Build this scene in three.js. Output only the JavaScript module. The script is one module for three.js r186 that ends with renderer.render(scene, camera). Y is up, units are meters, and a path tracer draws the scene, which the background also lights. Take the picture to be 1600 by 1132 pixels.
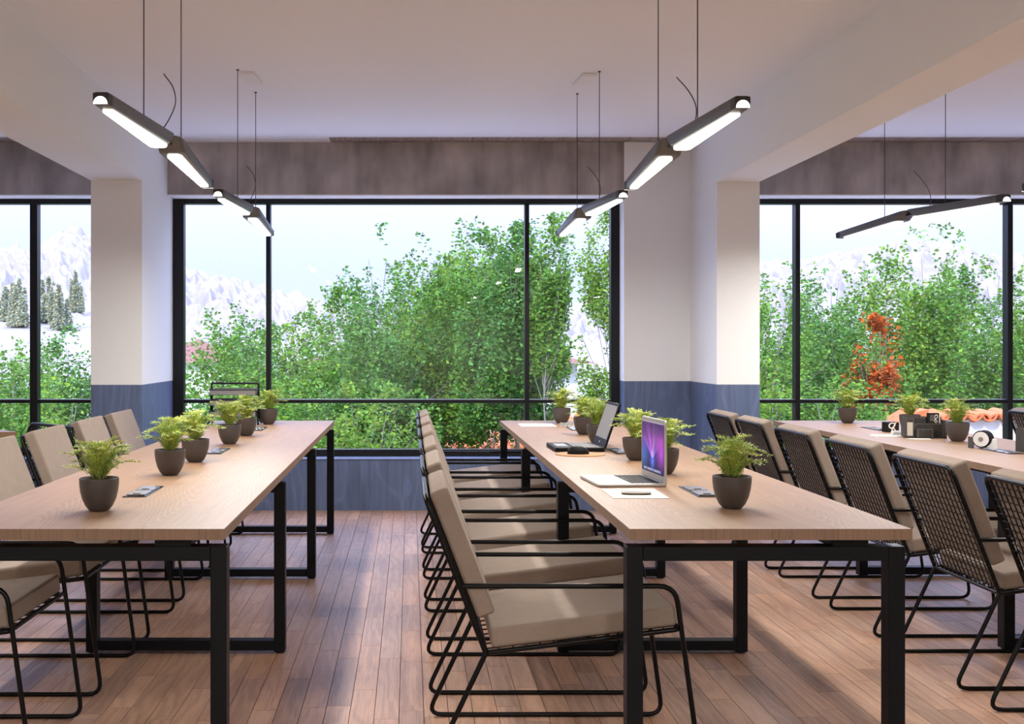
import * as THREE from 'three';
import { RoundedBoxGeometry } from 'three/addons/geometries/RoundedBoxGeometry.js';
import { mergeGeometries, mergeVertices, toCreasedNormals } from 'three/addons/utils/BufferGeometryUtils.js';
import { RectAreaLightUniformsLib } from 'three/addons/lights/RectAreaLightUniformsLib.js';

// ---------------------------------------------------------------- camera, sky, sun, exposure
const scene = new THREE.Scene();
const camera = new THREE.PerspectiveCamera(2 * Math.atan(566 / 1880) * 180 / Math.PI, 1600 / 1132, 0.05, 2000);
camera.position.set(0, 1.25, 0);
camera.lookAt(0, 1.25, -10);
camera.setViewOffset(1600, 1132, 159, 25, 1600, 1132);      // shifted lens: verticals stay upright
camera.updateProjectionMatrix();
const renderer = new THREE.WebGLRenderer({ antialias: true });
renderer.toneMapping = THREE.LinearToneMapping;
renderer.toneMappingExposure = 2.45;
renderer.shadowMap.enabled = true;
RectAreaLightUniformsLib.init();

const SUN = 1.3, LAMP = 58, SKY = .405;
const sun = new THREE.DirectionalLight(0xfff4e2, SUN);
sun.position.set(-22, 34, 16); sun.target.position.set(0, 0, -16);
sun.castShadow = true;
Object.assign(sun.shadow.camera, { left: -40, right: 40, top: 40, bottom: -40, near: 1, far: 140 });
scene.add(sun, sun.target);

// seeded random numbers and smooth noise
function rng(seed) { let s = seed >>> 0; return () => { s = (s + 0x6D2B79F5) | 0; let t = Math.imul(s ^ (s >>> 15), 1 | s); t = (t + Math.imul(t ^ (t >>> 7), 61 | t)) ^ t; return ((t ^ (t >>> 14)) >>> 0) / 4294967296; }; }
const hash = (x, y, s) => { let h = Math.imul(x | 0, 374761393) ^ Math.imul(y | 0, 668265263) ^ Math.imul(s | 0, 1442695041); h = Math.imul(h ^ (h >>> 13), 1274126177); return ((h ^ (h >>> 16)) >>> 0) / 4294967296; };
function vnoise(x, y, s = 0, px = 0, py = 0) {
  const xi = Math.floor(x), yi = Math.floor(y), fx = x - xi, fy = y - yi, u = fx * fx * (3 - 2 * fx), v = fy * fy * (3 - 2 * fy);
  const m = (a, p) => p ? ((a % p) + p) % p : a;
  const h = (a, b) => hash(m(a, px), m(b, py), s);
  return (h(xi, yi) * (1 - u) + h(xi + 1, yi) * u) * (1 - v) + (h(xi, yi + 1) * (1 - u) + h(xi + 1, yi + 1) * u) * v;
}
function fbm(x, y, s = 0, o = 4, px = 0, py = 0) { let a = .5, t = 0, n = 0; for (let i = 0; i < o; i++) { t += a * vnoise(x, y, s + i * 17, px, py); n += a; a *= .5; x *= 2; y *= 2; px *= 2; py *= 2; } return t / n; }

{ // a bright hazy sky with soft clouds, the same all the way round
  const W = 512, H = 256, d = new Float32Array(W * H * 4);
  for (let j = 0; j < H; j++) for (let i = 0; i < W; i++) {
    const el = ((j + .5) / H - .5) * Math.PI, up = Math.max(0, Math.sin(el));
    const c = THREE.MathUtils.smoothstep(fbm(i / W * 12, (j / H - .5) * 26, 5, 5, 12, 0), .38, .62);
    const k = (j + .5) / H * 4;
    const clear = [.68, .785, 1.34], cloud = [.77, .83, 1.24];
    const o = (j * W + i) * 4, lift = (1 + 4.4 * up) * SKY;
    for (let q = 0; q < 3; q++) d[o + q] = el < -0.02 ? [.5, .52, .5][q] * SKY : (clear[q] * (1 - c) + cloud[q] * c) * lift;
    d[o + 3] = 1;
  }
  const t = new THREE.DataTexture(d, W, H, THREE.RGBAFormat, THREE.FloatType);
  t.mapping = THREE.EquirectangularReflectionMapping; t.magFilter = THREE.LinearFilter; t.needsUpdate = true;
  scene.background = t;
}

// ---------------------------------------------------------------- helpers
const names = new Map();
function numbered(n) { const k = names.get(n) || 0; names.set(n, k + 1); return k ? n + '_' + String(k).padStart(3, '0') : n; }
function shade(o) { o.traverse(c => { if (c.isMesh) { c.castShadow = true; c.receiveShadow = true; } }); return o; }
function tag(o, label, category, group, kind) { if (label) o.userData.label = label; if (category) o.userData.category = category; if (group) o.userData.group = group; if (kind) o.userData.kind = kind; return o; }
function thing(name, label, category, [x, y, z] = [0, 0, 0], turn = 0, group) {
  const o = new THREE.Group(); o.name = numbered(name); scene.add(o); o.position.set(x, y, z); o.rotation.y = turn;
  return tag(o, label, category, group);
}
function part(name, geo, mat, parent, label) {
  const g = Array.isArray(geo) ? merge(geo) : geo;
  const o = new THREE.Mesh(g, mat); o.name = name; o.castShadow = o.receiveShadow = true; parent.add(o);
  if (label) o.userData.label = label;
  return o;
}
function single(name, geo, mat, label, category, pos = [0, 0, 0], turn = 0, group) {
  const o = part(numbered(name), geo, mat, scene); o.position.set(...pos); o.rotation.y = turn;
  return tag(o, label, category, group);
}
function struct(name, geo, mat, parent) {
  const o = part(parent ? name : numbered(name), geo, mat, parent || scene);
  if (!parent) o.userData.kind = 'structure';
  return o;
}
function structGroup(name) { const o = new THREE.Group(); o.name = numbered(name); o.userData.kind = 'structure'; scene.add(o); return o; }
function dup(root, pos, turn, label, group) {
  const r = root.clone(); r.name = numbered(root.name.replace(/_\d{3}$/, '')); scene.add(r); r.position.set(...pos); r.rotation.set(0, turn, 0);
  r.userData = { ...root.userData, label, ...(group ? { group } : {}) };
  return r;
}
function merge(list) {
  list = list.map(g => g.index ? g.toNonIndexed() : g);
  const keys = Object.keys(list[0].attributes).filter(k => list.every(g => g.attributes[k]));
  for (const g of list) for (const k of Object.keys(g.attributes)) if (!keys.includes(k)) g.deleteAttribute(k);
  return mergeGeometries(list);
}
// box from min to max corner, uv in metres
function bx(x0, x1, y0, y1, z0, z1) {
  const g = new THREE.BoxGeometry(x1 - x0, y1 - y0, z1 - z0); g.translate((x0 + x1) / 2, (y0 + y1) / 2, (z0 + z1) / 2);
  return metric(g);
}
function rbx(x0, x1, y0, y1, z0, z1, r = .004, seg = 2) {
  const g = new RoundedBoxGeometry(x1 - x0, y1 - y0, z1 - z0, seg, r); g.translate((x0 + x1) / 2, (y0 + y1) / 2, (z0 + z1) / 2);
  return metric(g);
}
function metric(g, du = 0, dv = 0) {
  const p = g.attributes.position, n = g.attributes.normal, uv = new Float32Array(p.count * 2);
  for (let i = 0; i < p.count; i++) {
    const ax = Math.abs(n.getX(i)), ay = Math.abs(n.getY(i)), az = Math.abs(n.getZ(i));
    let u, v;
    if (ay >= ax && ay >= az) { u = p.getX(i); v = p.getZ(i); } else if (ax >= az) { u = p.getZ(i); v = p.getY(i); } else { u = p.getX(i); v = p.getY(i); }
    uv[2 * i] = u + du; uv[2 * i + 1] = v + dv;
  }
  g.setAttribute('uv', new THREE.BufferAttribute(uv, 2)); return g;
}
const V = (x, y, z) => new THREE.Vector3(x, y, z);
// round rod along a polyline whose corners are rounded with radius r
function rod(points, rad, r = .03, radial = 8, closed = false) {
  const P = points.map(p => V(...p)), path = new THREE.CurvePath(), n = P.length;
  const cut = i => { const a = P[(i - 1 + n) % n], b = P[i], c = P[(i + 1) % n]; const k = Math.min(r, a.distanceTo(b) * .45, c.distanceTo(b) * .45); return [b.clone().lerp(a, k / b.distanceTo(a)), b.clone().lerp(c, k / b.distanceTo(c))]; };
  const pts = [];
  for (let i = 0; i < n; i++) {
    if (!closed && (i === 0 || i === n - 1)) { pts.push(P[i]); continue; }
    const [s, e] = cut(i); for (let q = 0; q <= 5; q++) { const t = q / 5; pts.push(new THREE.Vector3().addScaledVector(s, (1 - t) * (1 - t)).addScaledVector(P[i], 2 * t * (1 - t)).addScaledVector(e, t * t)); }
  }
  if (closed) pts.push(pts[0].clone());
  class Poly extends THREE.Curve { getPoint(t, o = new THREE.Vector3()) { const f = Math.min(t, 1) * (pts.length - 1), i = Math.min(Math.floor(f), pts.length - 2); return o.copy(pts[i]).lerp(pts[i + 1], f - i); } getPointAt(t, o) { return this.getPoint(t, o); } getTangent(t, o = new THREE.Vector3()) { const f = Math.min(t, 1) * (pts.length - 1), i = Math.round(f); const a = pts[Math.max(0, i - 1)], b = pts[Math.min(pts.length - 1, i + 1)]; return o.copy(b).sub(a).normalize(); } getTangentAt(t, o) { return this.getTangent(t, o); } }
  const g = new THREE.TubeGeometry(new Poly(), pts.length - 1, rad, radial, false);
  const caps = [];
  if (!closed) for (const e of [0, 1]) {
    const c = pts[e ? pts.length - 1 : 0], q = pts[e ? pts.length - 2 : 1], d = c.clone().sub(q).normalize();
    const k = new THREE.CircleGeometry(rad, radial); k.applyQuaternion(new THREE.Quaternion().setFromUnitVectors(V(0, 0, 1), d)); k.translate(c.x, c.y, c.z); caps.push(k);
  }
  return caps.length ? merge([g, ...caps]) : g;
}
// a square bar between two points
function bar(a, b, w, h = w) {
  const A = V(...a), B = V(...b), L = A.distanceTo(B), g = new THREE.BoxGeometry(w, h, L);
  const d = B.clone().sub(A).normalize(), up = Math.abs(d.y) > .95 ? V(1, 0, 0) : V(0, 1, 0);
  const m = new THREE.Matrix4().lookAt(d, V(0, 0, 0), up); g.applyMatrix4(m); const c = A.add(B).multiplyScalar(.5); g.translate(c.x, c.y, c.z); return g;
}
function lathe(prof, seg = 32) { return new THREE.LatheGeometry(prof.map(([r, y]) => new THREE.Vector2(r, y)), seg); }
const lin = (r, g, b) => new THREE.Color().setRGB(r, g, b);
const std = (color, roughness = .6, o = {}) => new THREE.MeshStandardMaterial({ color, roughness, ...o });
function dataTex(w, h, f, srgb = false, repeat) {
  const d = new Uint8Array(w * h * 4);
  for (let j = 0; j < h; j++) for (let i = 0; i < w; i++) { const c = f(i / w, j / h), o = (j * w + i) * 4; for (let q = 0; q < 3; q++) d[o + q] = Math.max(0, Math.min(255, Math.round(c[q] * 255))); d[o + 3] = 255; }
  const t = new THREE.DataTexture(d, w, h); t.wrapS = t.wrapT = THREE.RepeatWrapping; t.magFilter = THREE.LinearFilter; t.minFilter = THREE.LinearFilter;
  if (srgb) t.colorSpace = THREE.SRGBColorSpace; if (repeat) t.repeat.set(...repeat); t.needsUpdate = true; return t;
}
const gray = v => [v, v, v];

// ---------------------------------------------------------------- materials
// floor boards: oak grain along v (2 m) and across u (0.5 m)
function grainValue(u, v, s, rings, warp) {
  const w = fbm(u * 4, v * 3, s, 4, 4, 3), r = Math.sin((u * rings + w * warp) * Math.PI * 2);
  const fine = fbm(u * 128, v * 10, s + 3, 2, 128, 10), pore = vnoise(u * 220, v * 34, s + 9, 220, 34);
  return { ring: r * .5 + .5, fine, pore: pore > .76 ? 1 : 0, broad: fbm(u * 6, v * 4, s + 30, 3, 6, 4) };
}
const oakMap = dataTex(512, 1024, (u, v) => { const g = grainValue(u, v, 11, 10, 5); const t = .80 + .16 * (g.broad - .5) + .16 * (g.ring - .5) + .22 * (g.fine - .5) - .10 * g.pore; return [t, t * .985, t * .965]; }, false, [2, .5]);
const oakBump = dataTex(512, 1024, (u, v) => { const g = grainValue(u, v, 11, 10, 5); return gray(.6 + .2 * g.fine - .3 * g.pore); }, false, [2, .5]);
const M = {};
M.floor = std(0xffffff, .42, { map: oakMap, bumpMap: oakBump, bumpScale: .0006, vertexColors: true });
M.underfloor = std(lin(.03, .02, .016), .9);
// table veneer: pale lines of open pores and cathedral arches on tan oak
const veneerV = (u, v) => {
  const strip = Math.floor(u * 4), x = u * 4 - strip, o = hash(strip, 3, 9);        // four book-matched leaves across the texture
  const bend = fbm(u * 5, v * 3, 71, 4, 5, 3), c = x - .5 + .16 * Math.sin((v + o) * 6.283) , rise = Math.cos((v + o) * 6.283) * .9;
  const a0 = (Math.sqrt(c * c * 9 + .05) * 1.5 + rise + bend * 1.1) * 5.5, a = a0 - Math.floor(a0);
  const line = Math.exp(-Math.pow((a - .5) / .13, 2)) * (.35 + .65 * vnoise(u * 60, v * 40, 5, 60, 40));
  const f = fbm(u * 150, v * 12, 44, 2, 150, 12);
  return { line, f, broad: fbm(u * 5, v * 3, 77, 3, 5, 3), a };
};
const veneer = dataTex(1024, 1024, (u, v) => { const g = veneerV(u, v), t = .66 + .12 * (g.broad - .5) + .16 * (g.f - .5) + .16 * g.line - .06 * g.a; return [t, t * (.69 + .05 * g.line), t * (.49 + .09 * g.line)]; }, false, [.8, .42]);
M.table = std(lin(.46, .40, .332), .46, { map: veneer });
const edgeTex = dataTex(256, 256, (u, v) => { const t = .58 + .3 * (fbm(u * 90, v * 3, 21, 2, 90, 3) - .5) + .1 * (fbm(u * 8, v * 2, 22, 2, 8, 2) - .5); return [t, t * .70, t * .5]; }, false, [3, 3]);
M.tableEdge = std(lin(.41, .365, .325), .5, { map: edgeTex });
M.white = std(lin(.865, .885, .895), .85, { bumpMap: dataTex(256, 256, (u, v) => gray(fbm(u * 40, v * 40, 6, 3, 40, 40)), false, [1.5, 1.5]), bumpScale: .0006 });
M.ceiling = std(lin(.88, .90, .95), .9);
const blueV = (u, v) => { const w = fbm(u * 4, v * 2, 91, 3, 4, 2), r = (u * 10 + w * 6) % 1; return .5 + .30 * (fbm(u * 64, v * 4, 95, 3, 64, 4) - .5) + .22 * Math.exp(-Math.pow((r - .5) / .12, 2)) * vnoise(u * 30, v * 6, 12, 30, 6); };
const blueTex = dataTex(512, 512, (u, v) => { const t = blueV(u, v); return [.155 * t * 2 * .62 + .02, .19 * t * 2 * .62 + .02, .335 * t * 2 * .62 + .025]; }, false, [.8, .8]);
M.blue = std(lin(.86, 1.0, 1.06), .5, { map: blueTex, bumpMap: dataTex(512, 512, (u, v) => gray(blueV(u, v)), false, [.8, .8]), bumpScale: .001 });
const concV = (u, v) => { const a = fbm(u * 6, v * 6, 51, 5, 6, 6), b = fbm(u * 40, v * 8, 57, 3, 40, 8), st = fbm(u * 16, v * 5, 52, 3, 16, 5); return .5 + .55 * (a - .5) + .18 * (b - .5) + .22 * (st - .5); };
const concTex = dataTex(512, 512, (u, v) => { const t = concV(u, v); return [t, t * .965, t * .95]; }, false, [.5, .5]);
M.concrete = std(lin(.74, .705, .69), .75, { map: concTex, bumpMap: dataTex(512, 512, (u, v) => gray(concV(u, v)), false, [.5, .5]), bumpScale: .003 });
M.soffit = std(lin(.52, .455, .43), .6, { map: oakMap });
const inky = (c, roughness, s) => new THREE.MeshPhysicalMaterial({ color: c, roughness, specularIntensity: s });
M.frame = inky(lin(.006, .0068, .008), .38, .6);
M.frameEdge = std(lin(.35, .38, .42), .35, { metalness: .6 });
M.glass = new THREE.MeshPhysicalMaterial({ color: 0xffffff, roughness: 0, transmission: 1, thickness: 0, ior: 1.5, specularIntensity: .8 });
M.black = inky(lin(.0035, .0036, .004), .32, .45);
M.tableLeg = inky(lin(.0055, .0065, .009), .42, .35);
const weave = (u, v) => .5 + .25 * Math.sin(u * 6.2832 * 64) * Math.sin(v * 6.2832 * 64) + .5 * (fbm(u * 90, v * 90, 33, 2, 90, 90) - .5);
M.fabric = std(lin(.38, .302, .243), .95, { map: dataTex(256, 256, (u, v) => gray(.80 + .3 * (weave(u, v) - .5) + .1 * (fbm(u * 6, v * 6, 8, 3, 6, 6) - .5)), false, [5, 5]), bumpMap: dataTex(256, 256, (u, v) => gray(weave(u, v)), false, [5, 5]), bumpScale: .0012, side: THREE.DoubleSide });
M.lamp = std(lin(.11, .115, .125), .4);
M.lampDark = std(lin(.02, .019, .018), .5);
M.glow = std(0xffffff, .6, { emissive: lin(1, .95, .86), emissiveIntensity: 1.5 });
M.wire = std(lin(.05, .05, .055), .5);
M.pot = std(lin(.070, .057, .052), .45);
M.soil = std(lin(.03, .022, .016), 1);
M.stem = std(lin(.10, .075, .03), .8);
M.fern = new THREE.MeshPhysicalMaterial({ color: 0xffffff, vertexColors: true, roughness: .8, transmission: .3, thickness: 0, side: THREE.DoubleSide });
M.silver = std(lin(.47, .45, .415), .5, { metalness: .5 });
M.paper = std(lin(.70, .69, .68), .8);
M.cream = std(lin(.66, .62, .55), .7);
M.mirror = std(lin(.72, .75, .78), .16, { metalness: .9 });
M.darkGlass = std(lin(.012, .012, .014), .12);
M.key = inky(lin(.004, .004, .0045), .5, .3);
M.keyGray = std(lin(.20, .19, .185), .5);
M.plasticBlack = inky(lin(.0035, .0035, .0036), .55, .3);
M.screenGray = std(lin(.34, .33, .33), .35);
M.leather = std(lin(.42, .21, .075), .65);
const felt = (u, v) => .5 + .5 * (fbm(u * 70, v * 10, 63, 3, 70, 10) - .5) + .4 * (fbm(u * 24, v * 60, 66, 2, 24, 60) - .5);
M.felt = std(lin(.075, .07, .066), .95, { map: dataTex(256, 256, (u, v) => gray(.4 + .8 * felt(u, v)), false, [8, 8]), bumpMap: dataTex(256, 256, (u, v) => gray(felt(u, v)), false, [8, 8]), bumpScale: .002 });
M.stitch = std(lin(.62, .56, .5), .8);
M.tray = new THREE.MeshPhysicalMaterial({ color: lin(.30, .31, .33), roughness: .35, metalness: .8 });
M.bark = std(lin(.20, .165, .13), .9);
M.birch = std(lin(.24, .23, .205), .8);
M.leaf = new THREE.MeshPhysicalMaterial({ color: 0xffffff, roughness: .75, specularIntensity: .35, transmission: .4, thickness: 0, side: THREE.DoubleSide });
M.rock = std(0xffffff, 1, { vertexColors: true });
M.house = std(lin(.86, .86, .87), .9);
M.tile = std(lin(.74, .20, .065), .75, { map: dataTex(128, 128, (u, v) => gray(.82 + .5 * (fbm(u * 8, v * 8, 19, 4, 8, 8) - .5)), false, [2, 2]) });
M.roofOld = std(lin(.22, .095, .08), .85);
M.pane = std(lin(.05, .06, .08), .1);

// ---------------------------------------------------------------- the room (metres; camera at x = 0, z = 0, looking to -z)
const D = 9.14, CEIL = 2.80, XL = -5.6, XR = 6.6, ZB = 3.0, BEAM = 2.39;
const C1 = { x0: -2.196, x1: -1.8434, z: -8.273 }, C2 = { x0: 2.1255, x1: 2.4228, z: -8.342 }, PIER = 1.6245;
const HEAD = 2.393, SILL = .394, WZ = -9.34, PAINT = .983;

{ // floor: boards along z on a dark screed
  const f = struct('floor', bx(XL - .2, XR + .2, -.20, -.012, -9.6, ZB + .2), M.underfloor);
  const R = rng(4021), W = .084, G = .0022;
  const tones = [[.48, .325, .255], [.43, .285, .225], [.51, .35, .275], [.39, .265, .215], [.46, .32, .26], [.42, .295, .245], [.50, .325, .245], [.44, .28, .21]];
  const lens = [.40, .52, .64, .78], shapes = {};
  const board = (len, k) => shapes[len + '_' + k] ||= (() => {
    const g = bx(-W / 2 + G / 2, W / 2 - G / 2, -.012, 0, -len / 2 + G / 2, len / 2 - G / 2), t = tones[k % 8], b = .94 + .12 * hash(k, len * 100, 3);
    metric(g, hash(k, 1, 5) * .5 + k * .08, hash(k, len * 100, 7) * 2);
    g.setAttribute('color', new THREE.Float32BufferAttribute(Array.from({ length: g.attributes.position.count }, () => t.map((c, i) => c * b * [1.21, 1.10, .985][i])).flat(), 3)); return g;
  })();
  const all = [];
  for (let x = -4.7; x < 5.4; x += W) { let z = -D - R() * .5; while (z < -2.6) { const len = lens[Math.floor(R() * 4)]; all.push({ x, z: z + len / 2, len, k: Math.floor(R() * 16) }); z += len; } }
  const inView = p => { const d = -p.z, t = p.x / d; return d > 3.85 && t > -.36 && t < .525 && d < D + .1; };
  for (const p of all) p.rank = inView(p) ? p.len * W / Math.pow(-p.z, 3) : 0;
  all.sort((a, b) => b.rank - a.rank || a.x - b.x || a.z - b.z);
  const rest = [];
  all.forEach((p, i) => {
    const g = board(p.len, p.k);
    if (i < 300) { const m = part('plank', g, M.floor, f); m.position.set(p.x, 0, p.z); } else rest.push(g.clone().translate(p.x, 0, p.z));
  });
  const far = part('plank', rest, M.floor, f); far.userData.kind = 'stuff'; far.name = 'plank_field';
  part('skirt_floor', bx(XL, XR, -.012, 0, -2.0, ZB), std(lin(.33, .21, .155), .5), f);
}
{ // ceiling slab with a strip of timber tiles let in along the facade
  const c = struct('ceiling', [bx(XL - .2, XR + .2, CEIL, CEIL + .25, -8.92, ZB + .2), bx(-2.196, -.603, CEIL, CEIL + .25, -9.6, -8.92), bx(XL - .2, -2.196, CEIL + .03, CEIL + .25, -9.6, -8.92), bx(-.603, XR + .2, CEIL + .03, CEIL + .25, -9.6, -8.92)], M.ceiling);
  let x = -.60, k = 0;
  while (x < XR) { const w = k++ % 2 ? .153 : .113; if (!(x > 2.13 && x + w < 2.42)) part('tile', bx(x + .0025, x + w - .0025, CEIL + .002 + .002 * hash(k, 1, 2), CEIL + .03, -9.14, -8.925), M.soffit, c); x += w; }
  x = XL; k = 0;
  while (x < -2.2) { const w = k++ % 2 ? .153 : .113; part('tile', bx(x + .0025, Math.min(-2.197, x + w - .0025), CEIL + .003, CEIL + .03, -9.14, -8.925), M.soffit, c); x += w; }
}
function column(C) {
  const o = structGroup('column'), dz = .0;
  part('plaster', bx(C.x0, C.x1, PAINT, CEIL, -9.46, C.z), M.white, o);
  part('wainscot', bx(C.x0, C.x1, 0, PAINT, -9.46, C.z), M.blue, o);
  const b = structGroup('beam'); part('plaster', bx(C.x0, C.x1, BEAM, CEIL, C.z, ZB), M.white, b);
}
column(C1); column(C2);
{ const o = structGroup('pier'); part('plaster', bx(PIER, C2.x0, PAINT, CEIL, -9.46, -D), M.white, o); part('wainscot', bx(PIER, C2.x0, 0, PAINT, -9.46, -D), M.blue, o); }
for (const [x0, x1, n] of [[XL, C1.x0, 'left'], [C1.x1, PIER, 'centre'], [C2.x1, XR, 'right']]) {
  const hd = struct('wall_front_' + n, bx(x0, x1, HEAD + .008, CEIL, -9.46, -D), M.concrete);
  part('lit_underside', bx(x0, x1, HEAD, HEAD + .008, -9.46, -D + .002), M.white, hd);  // white facing imitates daylight falling on the concrete header's underside
  const p = structGroup('wall_sill_' + n);
  part('wainscot', bx(x0, x1, 0, SILL - .012, -9.46, -D), M.blue, p); part('ledge', rbx(x0, x1, SILL - .012, SILL, -9.46, -D + .006, .003), M.blue, p);
}
struct('wall_left', bx(XL - .2, XL, -.1, CEIL, -9.46, ZB), M.white);
struct('wall_right', bx(XR, XR + .2, -.1, CEIL, -9.46, ZB), M.white);
struct('wall_back', bx(XL - .2, XR + .2, -.1, CEIL, ZB, ZB + .2), M.white);
// windows: outer frame, mullions, low rail, panes
let wn = 0;
const sheet = (x0, x1, y0, y1) => new THREE.PlaneGeometry(x1 - x0, y1 - y0).translate((x0 + x1) / 2, (y0 + y1) / 2, -9.394);
function windowBay(x0, x1, mull, fl = .065, fr = .065) {
  const w = structGroup('window_' + (++wn)), z0 = WZ - .09, z1 = WZ, t = .038;
  part('window_frame', [rbx(x0, x0 + fl, SILL, HEAD, z0, z1, .003), rbx(x1 - fr, x1, SILL, HEAD, z0, z1, .003), rbx(x0 + fl, x1 - fr, HEAD - t, HEAD, z0, z1, .003), rbx(x0 + fl, x1 - fr, SILL, SILL + .052, z0, z1, .003)], M.frame, w);
  const xs = [x0 + fl];
  for (const [mx, mw] of mull) { part('mullion', rbx(mx - mw / 2, mx + mw / 2, SILL + .052, HEAD - t, z0, z1, .003), M.frame, w); xs.push(mx - mw / 2, mx + mw / 2); }
  xs.push(x1 - fr);
  for (let i = 0; i < xs.length; i += 2) {
    const r = part('window_rail', rbx(xs[i], xs[i + 1], .806, .832, z0 + .02, z1 - .01, .003), M.frame, w);
    part('rail_trim', bx(xs[i], xs[i + 1], .832, .836, z0 + .03, z1 - .02), M.frameEdge, r);
    part('pane', sheet(xs[i], xs[i + 1], .836, HEAD - t), M.glass, w);
    part('pane', sheet(xs[i], xs[i + 1], SILL + .052, .806), M.glass, w);
  }
}
windowBay(C1.x1, PIER, [[-1.103, .034], [.907, .034]], .084, .066);
windowBay(XL, C1.x0, [[-2.925, .058]]);
windowBay(C2.x1, XR, [[3.01, .036], [4.66, .04]], .02);

// ---------------------------------------------------------------- pendant lamps: two tapering bars set end to end
function lampBar(root, dir, s) {
  // plan outline of one bar, its tip outwards along dir (+1 towards the camera), widening to the middle where it ends in a slanted face
  const L = .80, g0 = dir > 0 ? -.02 : .02, tip = .024, inner = .054, B = new THREE.Group();
  const P = (x, t) => new THREE.Vector2(x, -dir * t), sh = new THREE.Shape();
  sh.setFromPoints([P(tip - .004, L), P(tip, L - .012), P(inner, g0 + .05), P(inner - .004, g0 + .02), P(inner - .016, g0), P(-inner + .016, g0), P(-inner + .004, g0 + .02), P(-inner, g0 + .05), P(-tip, L - .012), P(-tip + .004, L)]);
  const hg = new THREE.ExtrudeGeometry(sh, { depth: .032, bevelEnabled: true, bevelThickness: .005, bevelSize: .005, bevelOffset: -.005, bevelSegments: 2 });
  hg.rotateX(-Math.PI / 2);                                   // plan y -> -z ; depth -> +y
  const q = hg.attributes.position;
  for (let i = 0; i < q.count; i++) { const t = q.getZ(i) * dir, k = Math.max(0, 1 - (t - g0) / .12); q.setZ(i, q.getZ(i) + dir * k * (.031 - q.getY(i)) / .036 * .075); q.setY(i, q.getY(i) + .006 * (1 - (t - g0) / (L - g0)) * (q.getY(i) > .013 ? 1 : 0)); }
  hg.computeVertexNormals();
  const housing = part('housing', toCreasedNormals(hg, .6), M.lamp, root);
  const i0 = g0 + (dir > 0 ? .045 : .10), dw = dir > 0 ? .032 : .027, ds = new THREE.Shape();
  ds.setFromPoints([P(.015, L * .90), P(dw, i0 + .02), P(dw - .01, i0), P(-dw + .01, i0), P(-dw, i0 + .02), P(-.015, L * .90)]);
  const dg = new THREE.ExtrudeGeometry(ds, { depth: .011, bevelEnabled: true, bevelThickness: .002, bevelSize: .002, bevelSegments: 1 }); dg.rotateX(-Math.PI / 2); dg.translate(0, -.014, 0);
  part('diffuser', dg, M.glow, housing);
  // cap and half-round light at the tip
  const z0 = dir * (L - .05), z1 = dir * (L + .004);
  part('end_cap', rbx(-tip - .0015, tip + .0015, -.003, .0335, Math.min(z0, z1), Math.max(z0, z1), .003), M.lampDark, housing);
  const arch = new THREE.Shape(); arch.absellipse(0, 0, .0225, .024, 0, Math.PI, false);
  const ag = new THREE.ExtrudeGeometry(arch, { depth: .006, bevelEnabled: false, curveSegments: 12 }); if (dir < 0) ag.rotateY(Math.PI);
  ag.translate(0, -.003, dir * (L + .001)); part('end_light', ag, M.glow, housing);
  // the light the strip gives
  const light = new THREE.RectAreaLight(new THREE.Color(1, .965, .91), LAMP, .056, L * .80);
  light.position.set(0, -.0175, dir * L * .5); light.rotation.x = -Math.PI / 2; housing.add(light);
  if (dir < 0) housing.rotation.x = -.07;                    // the far bar hangs a little lower at its tip
  housing.position.x = dir * s * .010; housing.position.y = dir < 0 ? -.004 : 0;
}
function pendant(x, z, s, label, group, turn = 0) {
  const Y = 2.03, root = thing('pendant_lamp', label, 'pendant lamp', [x, Y, z], turn, group);
  lampBar(root, 1, s); lampBar(root, -1, s);
  for (const k of [1, -1]) { part('suspension_wire', [new THREE.CylinderGeometry(.0022, .0022, CEIL - Y - .02, 6).translate(0, (CEIL - Y + .03) / 2 - .005, k * .30), new THREE.CylinderGeometry(.008, .008, .006, 10).translate(0, CEIL - Y - .003, k * .30)], M.wire, root); }
  const cord = new THREE.CatmullRomCurve3([V(.02, .03, .12), V(.045, .08, .10), V(.06, .15, .06), V(.04, .22, .02), V(.0, .275, 0)]);
  part('power_cord', new THREE.TubeGeometry(cord, 20, .0022, 6), M.wire, root);
  part('canopy', rbx(Math.min(0, -s * .085), Math.max(0, -s * .085), CEIL - Y - .018, CEIL - Y, -.02, .25, .006), M.white, root);
  part('connector', rbx(-.02, .02, .006, .028, -.06, .08, .004), M.lampDark, root);
  return root;
}
const PG = 'black twin-bar pendant lamps';
pendant(-.955, -4.66, -1, 'dark twin-bar pendant lamp over the front half of the left table', PG, -.035);
pendant(-.955, -7.04, -1, 'twin-bar pendant lamp over the far half of the left table, by the window', PG, -.04);
pendant(1.045, -4.72, 1, 'dark twin-bar pendant lamp over the front half of the middle table', PG, .035);
pendant(1.045, -7.08, 1, 'twin-bar pendant lamp over the far half of the middle table, by the window', PG, .07);
pendant(3.03, -7.24, 1, 'low-angled twin-bar pendant lamp hanging before the right window', PG, .20);
pendant(3.03, -4.80, 1, 'twin-bar pendant lamp over the front half of the right table, past the right edge', PG, .20);

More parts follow.
